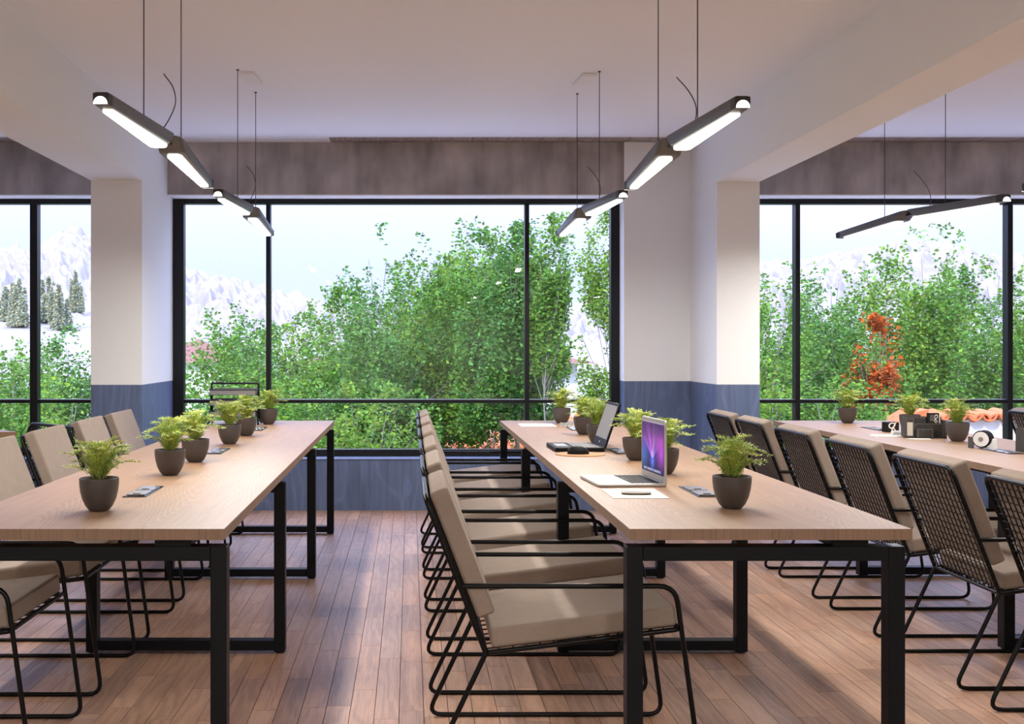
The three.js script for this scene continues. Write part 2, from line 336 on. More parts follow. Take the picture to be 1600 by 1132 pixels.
// unseen lamps added to lift walls and ceiling, behind the camera and in side bays
let more = 0;
for (const [x, z] of [[-.927, -.35], [1.012, -.35], [2.92, -.35], [-2.86, -.35], [-2.86, -4.52], [-.927, 1.75], [1.012, 1.75], [4.83, -4.60]]) pendant(x, z, x < 0 ? -1 : 1, 'added twin-bar fill lamp out of view, ' + ['behind the camera, left', 'behind the camera, middle', 'behind the camera, right', 'in the left bay beside the camera', 'in the left bay beyond the left beam', 'by the back wall, left', 'by the back wall, right', 'beyond the right table'][more++], PG);

// ---------------------------------------------------------------- long tables
function longTable(label, x0, x1, frames) {
  const W = x1 - x0, L = 4.774, t = thing('long_table', label, 'table', [(x0 + x1) / 2, 0, -3.286], 0, 'long oak tables on black frames'), h = W / 2;
  const top = part('tabletop', bx(-h + .0004, h - .0004, .7196, .75, -L + .0004, -.0004), M.table, t);
  part('edge_band', [bx(-h, h, .72, .7494, -.0003, .0006), bx(-h, h, .72, .7494, -L - .0006, -L + .0003), bx(-h - .0006, -h + .0003, .72, .7494, -L, 0), bx(h - .0003, h + .0006, .72, .7494, -L, 0)], M.tableEdge, top);
  for (let i = 0; i < 4; i++) {
    const z = 3.286 - frames[i], q = .045, zz = z - .06;
    const f = part('leg_frame', [rbx(-h, -h + q, .006, .694, zz, z, .003), rbx(h - q, h, .006, .694, zz, z, .003), rbx(-h + q, h - q, .654, .694, zz, z, .003), rbx(-h + q, h - q, .012, .052, zz, z, .003)], M.tableLeg, t);
    for (const s of [-1, 1]) part('foot', new THREE.CylinderGeometry(.016, .018, .012, 14).translate(s * (h - q / 2), .006, (z + zz) / 2), M.tableLeg, f);
  }
  part('under_beam', rbx(h - .20, h - .10, .690, .7205, -L + .1, -.05, .002), M.tableLeg, t);
  part('under_beam', rbx(-h + .10, -h + .20, .690, .7205, -L + .1, -.2, .002), M.tableLeg, t);
  return t;
}
longTable('long oak table on black frames at left, with six potted ferns and a tray rack', -1.318, -.5087, [3.331, 4.885, 6.45, 7.985]);
longTable('long oak table on black frames in the middle, with two open laptops', .600, 1.371, [3.331, 4.885, 6.46, 7.985]);
longTable('long oak table on black frames at right, with dark desk organizers', 2.432, 3.20, [3.35, 4.925, 6.51, 7.99]);
{ // the odd-shaped table whose corner shows at the left edge
  const t = thing('side_table', 'wooden table whose corner shows at the left edge, behind the tan chairs', 'table', [-2.9, 0, -7.35]);
  const s = new THREE.Shape(); s.setFromPoints([[.61, -.35], [.0, .40], [-.8, .40], [-1.1, -.35]].map(p => new THREE.Vector2(...p)));
  const g = new THREE.ExtrudeGeometry(s, { depth: .03, bevelEnabled: false }); g.rotateX(-Math.PI / 2); g.translate(0, .72, 0);
  part('tabletop', metric(g), M.table, t);
  for (const [x, z] of [[.42, .28], [-.92, .28], [-.70, -.30], [0, -.30]]) part('leg', rbx(x - .022, x + .022, 0, .72, z - .022, z + .022, .003), M.tableLeg, t);
}

// ---------------------------------------------------------------- wire armchairs, facing +x at turn 0
const B0 = [.2215, .3516], B1 = [.045, .807], SF = [.787, .421], HZ = .268, RAD = .0078;
function makeChair(name, label, cushions = true) {
  const t = thing(name, label, 'chair');
  for (const s of [-1, 1]) part('side_frame', rod([[.152, .547, s * HZ], [.776, .547, s * HZ], [.85, RAD, s * HZ], [.058, RAD, s * HZ], [B0[0], B0[1], s * HZ]], RAD, .05), M.black, t);
  part('back_frame', rod([[B0[0], B0[1], HZ], [B1[0], B1[1], HZ], [B1[0], B1[1], -HZ], [B0[0], B0[1], -HZ]], RAD + .001, .045), M.black, t);
  part('seat_frame', rod([[B0[0], B0[1], HZ], [SF[0], SF[1], HZ], [SF[0], SF[1], -HZ], [B0[0], B0[1], -HZ]], RAD, .02, 8, true), M.black, t);
  const bd = V(B1[0] - B0[0], B1[1] - B0[1], 0), bl = bd.length(); bd.normalize(); const bn = V(bd.y, -bd.x, 0);
  const at = (s, z, off = 0) => [B0[0] + bd.x * s + bn.x * off, B0[1] + bd.y * s + bn.y * off, z];
  const w = [];
  for (let i = 1; i < 15; i++) { const z = -HZ + i * HZ * 2 / 15; w.push(bar(at(.004, z), at(bl - .004, z), .0042, .0036)); }
  for (let i = 1; i < 18; i++) { const s = bl * i / 18; w.push(bar(at(s, -HZ - .012, -.003), at(s, HZ + .012, -.003), .0026)); }
  part('back_grid', w, M.black, t).userData.kind = 'stuff';
  const sd = V(SF[0] - B0[0], SF[1] - B0[1], 0), sl = sd.length(); sd.normalize();
  const sw = [];
  for (let i = 1; i < 14; i++) { const s = sl * i / 14; sw.push(bar([B0[0] + sd.x * s, B0[1] + sd.y * s, -HZ], [B0[0] + sd.x * s, B0[1] + sd.y * s, HZ], .0045)); }
  for (let i = 1; i < 9; i++) { const z = -HZ + i * HZ * 2 / 9; sw.push(bar([B0[0], B0[1] - .003, z], [SF[0], SF[1] - .003, z], .004)); }
  part('seat_grid', sw, M.black, t).userData.kind = 'stuff';
  if (cushions) {
    const th = .062, cw = .262;
    const sg = new RoundedBoxGeometry(sl - .022, th, cw * 2, 4, .012); metric(sg); sg.rotateZ(Math.atan2(sd.y, sd.x));
    const sn = V(-sd.y, sd.x, 0), c = V(B0[0], B0[1], 0).addScaledVector(sd, (sl + .016) / 2).addScaledVector(sn, th / 2 + .008); sg.translate(c.x, c.y, 0);
    part('seat_cushion', sg, M.fabric, t);
    const l0 = .098, l1 = bl + .006, bg = new RoundedBoxGeometry(th - .006, l1 - l0, cw * 2, 4, .012); metric(bg); bg.rotateZ(Math.atan2(bd.y, bd.x) - Math.PI / 2);
    const b = V(B0[0], B0[1], 0).addScaledVector(bd, (l0 + l1) / 2).addScaledVector(bn, (th - .006) / 2 + .014); bg.translate(b.x, b.y, 0);
    part('back_cushion', bg, M.fabric, t);
  }
  return t;
}
const chair0 = makeChair('wire_armchair', '');
let used = false;
function placeChair(x0, dNear, label, group) {
  const pos = [x0, 0, -(dNear + .275)];
  if (!used) { used = true; chair0.position.set(...pos); tag(chair0, label, 'chair', group); return; }
  dup(chair0, pos, 0, label, group);
}
const ORD = ['nearest the camera', 'second from the camera', 'third from the camera', 'fourth from the camera', 'fifth from the camera', 'farthest from the camera'];
for (let i = 0; i < 6; i++) placeChair(0, 3.513 + .7925 * i - (i === 5 ? .055 : 0), 'tan-cushioned wire armchair at the middle table, ' + ORD[i], 'armchairs along the middle table');
for (let i = 0; i < 6; i++) placeChair(-1.95, 3.49 + .7925 * i - (i === 5 ? .04 : 0), 'tan-cushioned wire armchair at the left table, ' + ORD[i], 'armchairs along the left table');
for (let i = 0; i < 6; i++) placeChair(1.915, 3.565 + .79 * i - (i === 5 ? .10 : 0), 'grid-backed wire armchair at the right table, ' + ORD[i], 'armchairs along the right table');
dup(chair0, [4.025, 0, -7.93], 0, 'grid-backed wire armchair beyond the right table, cut off by the right edge', 'armchairs beyond the tables');
{ const c = makeChair('wire_armchair', 'bare wire armchair turned askew by the left window, showing above the tan chair backs', false); c.userData.group = 'armchairs beyond the tables';
  c.position.set(-1.955, 0, -6.715); c.rotation.y = Math.PI + .74; }

// ---------------------------------------------------------------- potted ferns
function fernGeometry(seed) {
  const R = rng(seed), pos = [], nor = [], col = [], stems = [];
  const leaf = (p, d, n, l, w, c) => {
    const s = new THREE.Vector3().crossVectors(d, n).normalize().multiplyScalar(w), e = p.clone().addScaledVector(d, l), m = p.clone().addScaledVector(d, l * .45);
    const A = m.clone().add(s), B = m.clone().sub(s);
    for (const q of [p, A, e, p, e, B]) { pos.push(q.x, q.y, q.z); nor.push(n.x, n.y, n.z); col.push(...c); }
  };
  const N = 27;
  for (let i = 0; i < N; i++) {
    const a = i * 2.399 + R() * .6, out = (.2 + .8 * Math.sqrt((i + .5) / N)), H = .150 - .095 * out * (.35 + R() * .85) + R() * .015, reach = (.016 + .082 * out) * (.7 + .55 * R());
    const curve = new THREE.CatmullRomCurve3([V(Math.cos(a) * .014 * R(), -.012, Math.sin(a) * .014 * R()), V(Math.cos(a) * reach * .28, H * .45, Math.sin(a) * reach * .28), V(Math.cos(a) * reach * .65, H * .88, Math.sin(a) * reach * .65), V(Math.cos(a) * reach * 1.15, H * (.98 - .3 * out * R()), Math.sin(a) * reach * 1.15)]);
    stems.push(new THREE.TubeGeometry(curve, 8, .0009, 4));
    const hue = R(), c0 = [.31 + .24 * hue, .47 + .13 * hue, .06 + .05 * R()];
    for (let k = 0; k < 18; k++) {
      const t = .16 + .84 * k / 17, p = curve.getPoint(t), d = curve.getTangent(t);
      const up = V(0, 1, 0).addScaledVector(d, -d.y).normalize(), side = new THREE.Vector3().crossVectors(d, up).normalize();
      for (const s of [-1, 1]) {
        const len = (.030 - .020 * Math.abs(t - .5)) * (1.15 - t * .55) * (.7 + .6 * R());
        const td = d.clone().multiplyScalar(.55).addScaledVector(side, s * (.8 + .3 * R())).addScaledVector(up, (R() - .35) * .7).normalize();
        for (let q = 0; q < 9; q++) {
          const lp = p.clone().addScaledVector(td, len * (q + .4) / 9), z = q % 2 ? 1 : -1, sd = new THREE.Vector3().crossVectors(td, up).normalize();
          const ld = td.clone().multiplyScalar(.7).addScaledVector(sd, z * .7).addScaledVector(up, (R() - .5) * .8).normalize();
          const n = up.clone().addScaledVector(side, R() - .5).addScaledVector(d, R() - .5).normalize(), b = .65 + .6 * R();
          leaf(lp, ld, n, .0062 + .003 * R(), .0016, c0.map(v => v * b));
        }
      }
    }
  }
  const g = new THREE.BufferGeometry(); g.setAttribute('position', new THREE.Float32BufferAttribute(pos, 3)); g.setAttribute('normal', new THREE.Float32BufferAttribute(nor, 3)); g.setAttribute('color', new THREE.Float32BufferAttribute(col, 3));
  return { foliage: g, stems: merge(stems) };
}
const potGeo = lathe([[0, 0], [.026, 0], [.031, .003], [.040, .014], [.0505, .036], [.0565, .060], [.059, .082], [.0592, .097], [.0586, .1], [.0565, .1], [.0555, .097], [.055, .088], [0, .088]], 48);
const soilGeo = lathe([[0, .089], [.02, .091], [.04, .0895], [.0548, .0885]], 20);
const ferns = [11, 22, 33].map(fernGeometry);
const protos = ferns.map((f, i) => null);
function fern(x, d, v, turn, label, group, small = 1) {
  if (!protos[v]) {
    const t = protos[v] = thing('potted_fern', label, 'potted plant', [x, .75, -d], turn, group);
    part('pot', potGeo, M.pot, t); part('soil', soilGeo, M.soil, t);
    const st = part('stem', ferns[v].stems, M.stem, t); st.position.y = .09;
    const fo = part('foliage', ferns[v].foliage, M.fern, t); fo.position.y = .09; fo.userData.kind = 'stuff';
    return t;
  }
  return dup(protos[v], [x, .75, -d], turn, label, group);
}
const FL = 'potted ferns on the left table', FC = 'potted ferns on the middle table', FR = 'potted ferns on the right table';
const FN = 'fern in brown-grey pot, ';
fern(-.945, 3.655, 0, .3, FN + 'the first and largest-looking on the left table', FL);
fern(-.930, 4.66, 1, 1.2, FN + 'second on the left table, behind the first cable plate', FL);
fern(-.925, 5.18, 2, 2.4, FN + 'third on the left table, close behind the second pot', FL);
fern(-.922, 6.14, 0, 4.1, FN + 'fourth on the left table, just before the tray rack', FL);
fern(-.915, 6.71, 1, 5.2, FN + 'fifth on the left table, before the tray rack post', FL);
fern(-.905, 7.68, 2, .9, FN + 'last on the left table, right of the tray rack', FL);
fern(.992, 3.71, 1, 3.3, FN + 'at the near end of the middle table', FC);
fern(.990, 4.70, 2, 5.0, FN + 'half hidden behind the silver laptop screen', FC);
fern(.987, 5.26, 0, 2.2, FN + 'just left of the silver laptop screen', FC);
fern(.960, 6.14, 1, .2, FN + 'mostly hidden behind the black laptop screen', FC);
fern(.982, 6.80, 2, 3.6, FN + 'left of the black laptop screen, before the window', FC);
fern(.977, 7.77, 0, 1.5, FN + 'at the far end of the middle table, beside the white cups', FC);
fern(2.870, 6.31, 1, 2.0, FN + 'right of the desk organizer on the right table', FR);
fern(2.835, 7.80, 2, 4.4, FN + 'at the far end of the right table', FR);
fern(2.915, 7.02, 0, 5.6, FN + 'standing behind the dark desk organizer on the right table', FR);

// ---------------------------------------------------------------- things on the tables
function cablePlate(x, d, label) {
  const t = thing('cable_plate', label, 'cable outlet', [x, .75, -d], 0, 'cable plates let into the tables');
  part('plate', rbx(-.039, .039, -.001, .003, -.148, .148, .001), M.darkGlass, t);
  for (const s of [-1, 1]) { const l = part('lid', rbx(-.030, .030, .003, .007, s * .066 - .055, s * .066 + .055, .0015), M.mirror, t); part('lid_edge', rbx(-.012, .012, .007, .0085, s * .066 + .035, s * .066 + .046, .0005), M.darkGlass, l); }
}
const PD = [4.12, 5.70, 7.24];
const WH = [['nearest the camera, by the first fern', 'between the third and fourth ferns', 'farthest away, beside the last fern'], ['nearest the camera, left of the first fern', 'beside the black laptop', 'farthest away, by the white cups'], ['', 'just behind the roll of tape', 'left of the black letter box']];
PD.forEach((d, i) => { cablePlate(-.912, d, 'flat mirror-like cable plate in the left table, ' + WH[0][i]); cablePlate(.99, d, 'flat mirror-like cable plate in the middle table, ' + WH[1][i]); if (i) cablePlate(2.80, d, 'flat mirror-like cable plate in the right table, ' + WH[2][i]); });

{ // tray rack at the far end of the left table
  const t = thing('tray_rack', 'black wire rack with three grey letter trays at the far end of the left table', 'letter tray', [-1.118, .75, -7.66]);
  for (const s of [-1, 1]) {
    const x = s * .15, f = part('side_frame', [rod([[x, .262, -.02], [x, .03, .012], [x * 1.06, 0.0068, .075]], .0065, .03), rod([[x, .262, -.02], [x, .03, -.05], [x * 1.06, .0068, -.10]], .0065, .03), rod([[x, .03, -.05], [x, .03, .012]], .005, .01)], M.black, t);
  }
  part('top_bar', rod([[-.15, .262, -.02], [.15, .262, -.02]], .0065), M.black, t);
  for (const y of [.055, .125, .19]) {
    const sh = [bar([-.140, y, -.10], [.140, y, -.10], .003, .003)];
    const tr = part('tray', [bx(-.145, .145, y, y + .002, -.13, .09), bx(-.145, -.143, y, y + .034, -.13, .09), bx(.143, .145, y, y + .034, -.13, .09), bx(-.145, .145, y, y + .034, .088, .09), bx(-.145, .145, y, y + .034, -.13, -.128)], M.tray, t);
    part('rim', rod([[-.149, y + .034, .094], [.149, y + .034, .094], [.149, y + .034, -.134], [-.149, y + .034, -.134]], .003, .01, 6, true), M.black, tr);
  }
}
// laptops, screen turned to -x
function screenTexture(draw, w, h) { const c = document.createElement('canvas'); c.width = w; c.height = h; draw(c.getContext('2d'), w, h); const t = new THREE.CanvasTexture(c); t.colorSpace = THREE.SRGBColorSpace; return t; }
function quad(a, b, c, d) { // corners: bottom-left, bottom-right, top-right, top-left
  const g = new THREE.BufferGeometry(); g.setAttribute('position', new THREE.Float32BufferAttribute([...a, ...b, ...c, ...a, ...c, ...d], 3)); g.setAttribute('uv', new THREE.Float32BufferAttribute([0, 0, 1, 0, 1, 1, 0, 0, 1, 1, 0, 1], 2)); g.computeVertexNormals(); return g;
}
{
  const t = thing('silver_laptop', 'open silver laptop with a glowing purple screen on the middle table', 'laptop', [.893, .75, -4.42], .075);
  const W = .155, DP = .238; // half width along z, depth along -x
  const bs = new THREE.Shape(); const r = .018; bs.moveTo(-DP, -W + r); bs.lineTo(-DP, W - r); bs.quadraticCurveTo(-DP, W, -DP + r, W); bs.lineTo(0, W); bs.lineTo(0, -W); bs.lineTo(-DP + r, -W); bs.quadraticCurveTo(-DP, -W, -DP, -W + r);
  const bg = new THREE.ExtrudeGeometry(bs, { depth: .004, bevelEnabled: true, bevelThickness: .003, bevelSize: .003, bevelSegments: 2, curveSegments: 6 }); bg.rotateX(-Math.PI / 2); bg.translate(0, .004, 0);
  const base = part('base', bg, M.silver, t);
  part('keyboard_well', bx(-.118, -.012, .0108, .0112, -.135, .135), std(lin(.50, .49, .48), .5), base);
  for (let i = 0; i < 6; i++) for (let j = 0; j < 14; j++) {
    if (i === 0 && (j > 3 && j < 9)) { if (j === 6) part('key', rbx(-.116, -.102, .011, .0128, -.045, .045, .0008, 1), M.key, base); continue; }
    const x = -.116 + i * .0175, z = -.132 + j * .0189; part('key', rbx(x, x + .0145, .011, .0128, z, z + .0155, .0008, 1), M.key, base);
  }
  part('touchpad', bx(-.205, -.132, .0108, .0112, -.05, .05), std(lin(.40, .385, .36), .45, { metalness: .5 }), base);
  const lid = new THREE.Shape(); const H = .225, q = .014; lid.moveTo(-W, 0); lid.lineTo(W, 0); lid.lineTo(W, H - q); lid.quadraticCurveTo(W, H, W - q, H); lid.lineTo(-W + q, H); lid.quadraticCurveTo(-W, H, -W, H - q); lid.lineTo(-W, 0);
  const lg = new THREE.ExtrudeGeometry(lid, { depth: .004, bevelEnabled: true, bevelThickness: .0015, bevelSize: .0015, bevelSegments: 2, curveSegments: 6 }); lg.rotateY(-Math.PI / 2); lg.translate(.004, .009, 0);
  const L = part('lid', lg, M.silver, t);
  const tex = screenTexture((x, w, h) => {
    const g = x.createLinearGradient(0, 0, 0, h); g.addColorStop(0, '#4a2a63'); g.addColorStop(.35, '#7a3f92'); g.addColorStop(.62, '#3d2f7a'); g.addColorStop(1, '#0b1030'); x.fillStyle = g; x.fillRect(0, 0, w, h);
    const R = rng(5); x.globalCompositeOperation = 'lighter';
    for (let i = 0; i < 70; i++) { const a = -1.57 + (R() - .5) * 2.2, l = h * (.35 + .75 * R()), wd = .015 + .05 * R(), cx = w * .5, cy = h * .72; const q = x.createLinearGradient(cx, cy, cx + Math.cos(a) * l, cy + Math.sin(a) * l); const c = ['255,150,235', '220,90,200', '255,215,245', '170,90,235'][i % 4]; q.addColorStop(0, 'rgba(' + c + ',.26)'); q.addColorStop(.5, 'rgba(' + c + ',.10)'); q.addColorStop(1, 'rgba(' + c + ',0)'); x.fillStyle = q; x.beginPath(); x.moveTo(cx, cy); x.lineTo(cx + Math.cos(a - wd) * l, cy + Math.sin(a - wd) * l); x.lineTo(cx + Math.cos(a + wd) * l, cy + Math.sin(a + wd) * l); x.fill(); }
    for (const [cx, cy, r, c] of [[.08, .72, .3, '20,110,130'], [.9, .62, .3, '190,40,140'], [.5, .78, .16, '90,140,255']]) { const q = x.createRadialGradient(w * cx, h * cy, 0, w * cx, h * cy, w * r); q.addColorStop(0, 'rgba(' + c + ',.75)'); q.addColorStop(1, 'rgba(' + c + ',0)'); x.fillStyle = q; x.fillRect(0, 0, w, h); }
    x.globalCompositeOperation = 'source-over'; x.fillStyle = 'rgba(225,215,235,.75)'; x.fillRect(0, 0, w, h * .02);
    for (let i = 0; i < 16; i++) { x.fillStyle = ['#e9eaf4', '#8fa3e8', '#c8cfe6', '#6f86d8', '#f2e6ea', '#aab4de'][i % 6]; x.fillRect(w * (.105 + i * .05), h * .92, w * .034, h * .05); }
  }, 512, 320);
  part('screen', quad([-.0032, .035, -W + .012], [-.0032, .035, W - .012], [-.0032, H - .004, W - .012], [-.0032, H - .004, -W + .012]), new THREE.MeshPhysicalMaterial({ color: lin(.01, .01, .012), roughness: .5, specularIntensity: .3, emissive: 0xffffff, emissiveMap: tex, emissiveIntensity: .36 }), L, 'glowing purple and pink screen');
  part('hinge', new THREE.CylinderGeometry(.005, .005, W * 1.5, 10).rotateX(Math.PI / 2).translate(0, .010, 0), std(lin(.1, .1, .1), .4), L);
}
{
  const t = thing('black_laptop', 'open black laptop with a blank grey screen on the middle table', 'laptop', [.914, .75, -5.83], .02);
  const W = .16, DP = .234, base = part('base', rbx(-DP, 0, .002, .020, -W, W, .004), M.plasticBlack, t);
  part('touchpad', bx(-.212, -.158, .0198, .0206, -.02, .13), M.screenGray, base).position.z = -.07;
  part('trim_strip', bx(-.028, -.022, .0198, .0212, -W + .02, W - .02), M.screenGray, base);
  for (let i = 0; i < 5; i++) for (let j = 0; j < 12; j++) { const x = -.135 + i * .0205, z = -.14 + j * .0235; part('key', rbx(x, x + .017, .0195, .0215, z, z + .020, .0008, 1), M.keyGray, base); }
  const lid = new THREE.Group(); const a = -.335, H = .222;
  const g = rbx(-.004, .006, 0, H, -W, W, .004); g.rotateZ(a); g.translate(0, .016, 0);
  const L = part('lid', g, M.plasticBlack, t);
  const pt = (y, z) => { const v = V(-.0046, y, z).applyAxisAngle(V(0, 0, 1), a); return [v.x, v.y + .016, v.z]; };
  part('screen', quad(pt(.042, -W + .014), pt(.042, W - .014), pt(H - .014, W - .014), pt(H - .014, -W + .014)), std(lin(.27, .262, .26), .7), L, 'blank grey screen');
  const mk = new THREE.CircleGeometry(.006, 16); mk.rotateY(-Math.PI / 2); mk.rotateZ(a); const m0 = pt(.022, .0); mk.translate(m0[0] - .0003, m0[1], m0[2]);
  part('emblem', mk, M.paper, L, 'small white round emblem');
}
function mouseGeo(l, w, h) { const g = new THREE.SphereGeometry(1, 28, 18, 0, Math.PI * 2, 0, Math.PI / 2); const p = g.attributes.position; for (let i = 0; i < p.count; i++) { const x = p.getX(i), y = p.getY(i), z = p.getZ(i); p.setXYZ(i, Math.sign(x) * Math.pow(Math.abs(x), .8) * l / 2, Math.pow(y, .75) * h * (1 - .12 * x), Math.sign(z) * Math.pow(Math.abs(z), .85) * w / 2); } g.computeVertexNormals(); const c = new THREE.CircleGeometry(1, 24); c.rotateX(Math.PI / 2); c.scale(l / 2, 1, w / 2); return merge([g, c]); }
{
  const pad = new THREE.CylinderGeometry(.115, .115, .004, 48); single('round_mouse_pad', pad, M.leather, 'round tan leather mouse pad beside the black laptop', 'mouse pad', [.782, .752, -5.535]);
  const t = thing('computer_mouse', 'black computer mouse on the round tan pad', 'computer mouse', [.772, .754, -5.53]);
  part('shell', mouseGeo(.100, .062, .036), M.plasticBlack, t); part('wheel', new THREE.TorusGeometry(.005, .002, 8, 16).translate(-.026, .0275, 0), M.keyGray, t);
  single('mouse_pad', rbx(-.093, .093, 0, .002, -.128, .128, .001), M.cream, 'cream rectangular mouse pad in front of the silver laptop', 'mouse pad', [.757, .75, -4.065]);
  const m = thing('computer_mouse', 'low white computer mouse with dark underside on the cream pad', 'computer mouse', [.760, .752, -4.045]);
  part('base', mouseGeo(.098, .054, .010), std(lin(.03, .03, .03), .3), m); const sh = part('shell', mouseGeo(.106, .058, .013), std(lin(.8, .78, .74), .25), m); sh.position.y = .0055;
}
single('paper_sheet', bx(-.11, .11, 0, .0012, -.145, .145), M.paper, 'white sheet of paper lying at the far left corner of the middle table', 'paper', [.80, .75, -7.60]);
{ // four small white cups in a row at the far end
  for (let i = 0; i < 4; i++) {
    const t = thing('small_cup', ['first', 'second', 'third', 'fourth'][i] + ' from the left of four tiny white cups by the far fern', 'cup', [.940 + i * .021, .7628, -7.50 + i * .012], 0, 'tiny white cups lying in a row');
    const g = lathe([[0, -.018], [.011, -.018], [.014, .0], [.0155, .018], [.0145, .018], [.0125, 0], [.010, -.015], [0, -.015]], 20); g.rotateX(Math.PI / 2); g.scale(.8, .8, .8); part('body', g, std(lin(.9, .9, .9), .6), t); part('cap', new THREE.CylinderGeometry(.006, .008, .004, 12).rotateX(Math.PI / 2).translate(0, 0, -.0150), M.leather, t);
  }
  const k = thing('desk_speaker', 'small black gadget with a white spot, far right on the middle table', 'gadget', [1.285, .75, -7.50]);
  part('body', mouseGeo(.052, .06, .036), M.plasticBlack, k); part('spot', new THREE.SphereGeometry(.005, 12, 8).translate(-.020, .018, .014), M.paper, k);
}
// ---- right table: organizers, boxes, papers, tape
function scriptTexture(kind) {
  return screenTexture((x, w, h) => {
    x.fillStyle = '#070707'; x.fillRect(0, 0, w, h); x.strokeStyle = '#f4f2ee'; x.lineCap = 'round'; x.lineJoin = 'round';
    if (kind === 'R') { // swash letter
      x.translate(w / 2, h / 2); x.scale(1.3, 1.25); x.translate(-w * .46, -h * .53);
      x.lineWidth = w * .085; x.beginPath(); x.moveTo(w * .36, h * .62); x.bezierCurveTo(w * .08, h * .52, w * .2, h * .14, w * .46, h * .2); x.bezierCurveTo(w * .66, h * .24, w * .56, h * .5, w * .40, h * .56); x.stroke();
      x.lineWidth = w * .07; x.beginPath(); x.moveTo(w * .64, h * .16); x.bezierCurveTo(w * .56, h * .3, w * .44, h * .56, w * .36, h * .86); x.moveTo(w * .44, h * .54); x.bezierCurveTo(w * .58, h * .66, w * .62, h * .9, w * .74, h * .9); x.stroke();
    } else { // faint lines of script and a bold ampersand-like flourish
      x.translate(0, -h * .22); x.scale(1, .72);
      x.lineWidth = w * .055; x.beginPath(); x.moveTo(w * .88, h * .80); x.bezierCurveTo(w * .55, h * .66, w * .62, h * .40, w * .80, h * .42); x.bezierCurveTo(w * .96, h * .46, w * .86, h * .60, w * .70, h * .66); x.bezierCurveTo(w * .56, h * .76, w * .66, h * .9, w * .8, h * .86); x.stroke();
      x.globalAlpha = .55; x.lineWidth = w * .025; for (let i = 0; i < 5; i++) { x.beginPath(); const cx = w * (.26 + .09 * i); x.moveTo(cx, h * .8); x.bezierCurveTo(cx - w * .06, h * .6, cx + w * .08, h * .5, cx + w * .02, h * .42); x.bezierCurveTo(cx - w * .03, h * .5, cx + w * .04, h * .7, cx + w * .07, h * .76); x.stroke(); }
    }
  }, 256, 256);
}
{
  const t = thing('gift_box', 'small black box with a white swash letter on the right table', 'box', [2.795, .75, -6.98], .12);
  part('box', rbx(-.036, .036, 0, .058, -.05, .012, .001), M.plasticBlack, t);
  part('printed_front', quad([-.036, 0, .0126], [.036, 0, .0126], [.036, .058, .0126], [-.036, .058, .0126]), std(0xffffff, .5, { map: scriptTexture('R') }), t, 'white swash letter on black');
}
function organizer(pos, turn, label) {
  const t = thing('desk_organizer', label, 'desk organizer', pos, turn, 'dark felt desk organizers');
  const tw = .006, tub = (x0, x1, h, z0, z1) => [bx(x0, x1, 0, tw, z0, z1), bx(x0, x0 + tw, 0, h, z0, z1), bx(x1 - tw, x1, 0, h, z0, z1), bx(x0 + tw, x1 - tw, 0, h, z1 - tw, z1), bx(x0 + tw, x1 - tw, 0, h, z0, z0 + tw)];
  const seam = (pts, n) => pts.flatMap(([a, b]) => Array.from({ length: n }, (_, i) => { const f = (i + .3) / n, g = (i + .7) / n; const A = V(...a), B = V(...b); return bar(A.clone().lerp(B, f).toArray(), A.clone().lerp(B, g).toArray(), .0012); }));
  const add = (x0, x1, h, z0, z1) => { const c = part('compartment', tub(x0, x1, h, z0, z1), M.felt, t); part('stitching', seam([[[x0 + .004, .004, z1 + .0006], [x0 + .004, h - .003, z1 + .0006]], [[x1 - .004, .004, z1 + .0006], [x1 - .004, h - .003, z1 + .0006]], [[x0 + .004, h - .004, z1 + .0006], [x1 - .004, h - .004, z1 + .0006]]], 12), M.stitch, c); return c; };
  add(-.105, .092, .112, -.075, -.015); add(-.06, .092, .080, -.0145, .022); add(-.055, .03, .052, .0225, .058); add(-.107, -.062, .108, -.0145, .03);
  part('side_wall', bx(.0925, .0985, 0, .098, -.075, .06), M.felt, t);
  part('card', bx(-.099, -.070, .012, .085, .0305, .0315), M.cream, t, 'cream card in the left pocket');
  return t;
}
const org = organizer([2.805, .75, -6.56], -.14, 'dark felt desk organizer with stitched pockets, holding a black printed box');
{
  const t = thing('printed_box', 'tall black box with white script lettering standing in the desk organizer', 'box', [2.855, .757, -6.562], -.14);
  part('box', rbx(-.036, .024, 0, .128, -.006, .010, .001), M.plasticBlack, t);
  part('printed_front', quad([-.036, 0, .0104], [.024, 0, .0104], [.024, .128, .0104], [-.036, .128, .0104]), std(0xffffff, .5, { map: scriptTexture('S') }), t, 'white script on black');
  part('pages', bx(.0245, .031, .0, .126, -.006, .009), M.paper, t, 'pale page edges');
}
{ // loosely stacked papers and a rolled sheet
  for (const [x, z, w, l, a, y, lab] of [[2.66, -6.66, .20, .13, .05, 0, 'wide white folded paper lying left of the desk organizer'], [2.73, -6.45, .11, .05, -.1, 0, 'small pale paper slip lying in front of the desk organizer']]) {
    const t = thing('loose_paper', lab, 'paper', [x, .75 + y, z], a);
    part('sheet', bx(-w / 2, w / 2, 0, .003, -l / 2, l / 2), M.paper, t); if (w > .15) { const u = part('upper_sheet', bx(-w / 2 + .01, w / 2 - .03, .003, .007, -l / 2 + .01, l / 2 - .02), M.paper, t); }
  }
  const t = thing('paper_roll', 'white rolled sheet of paper lying below the black letter box', 'paper roll', [2.745, .757, -6.70], .15);
  part('roll', new THREE.CylinderGeometry(.011, .011, .135, 20, 1, false).rotateZ(Math.PI / 2).translate(0, .011, 0), M.paper, t); part('core', new THREE.CylinderGeometry(.007, .007, .004, 16).rotateZ(Math.PI / 2).translate(.069, .011, 0), std(lin(.08, .07, .06), .8), t);
}
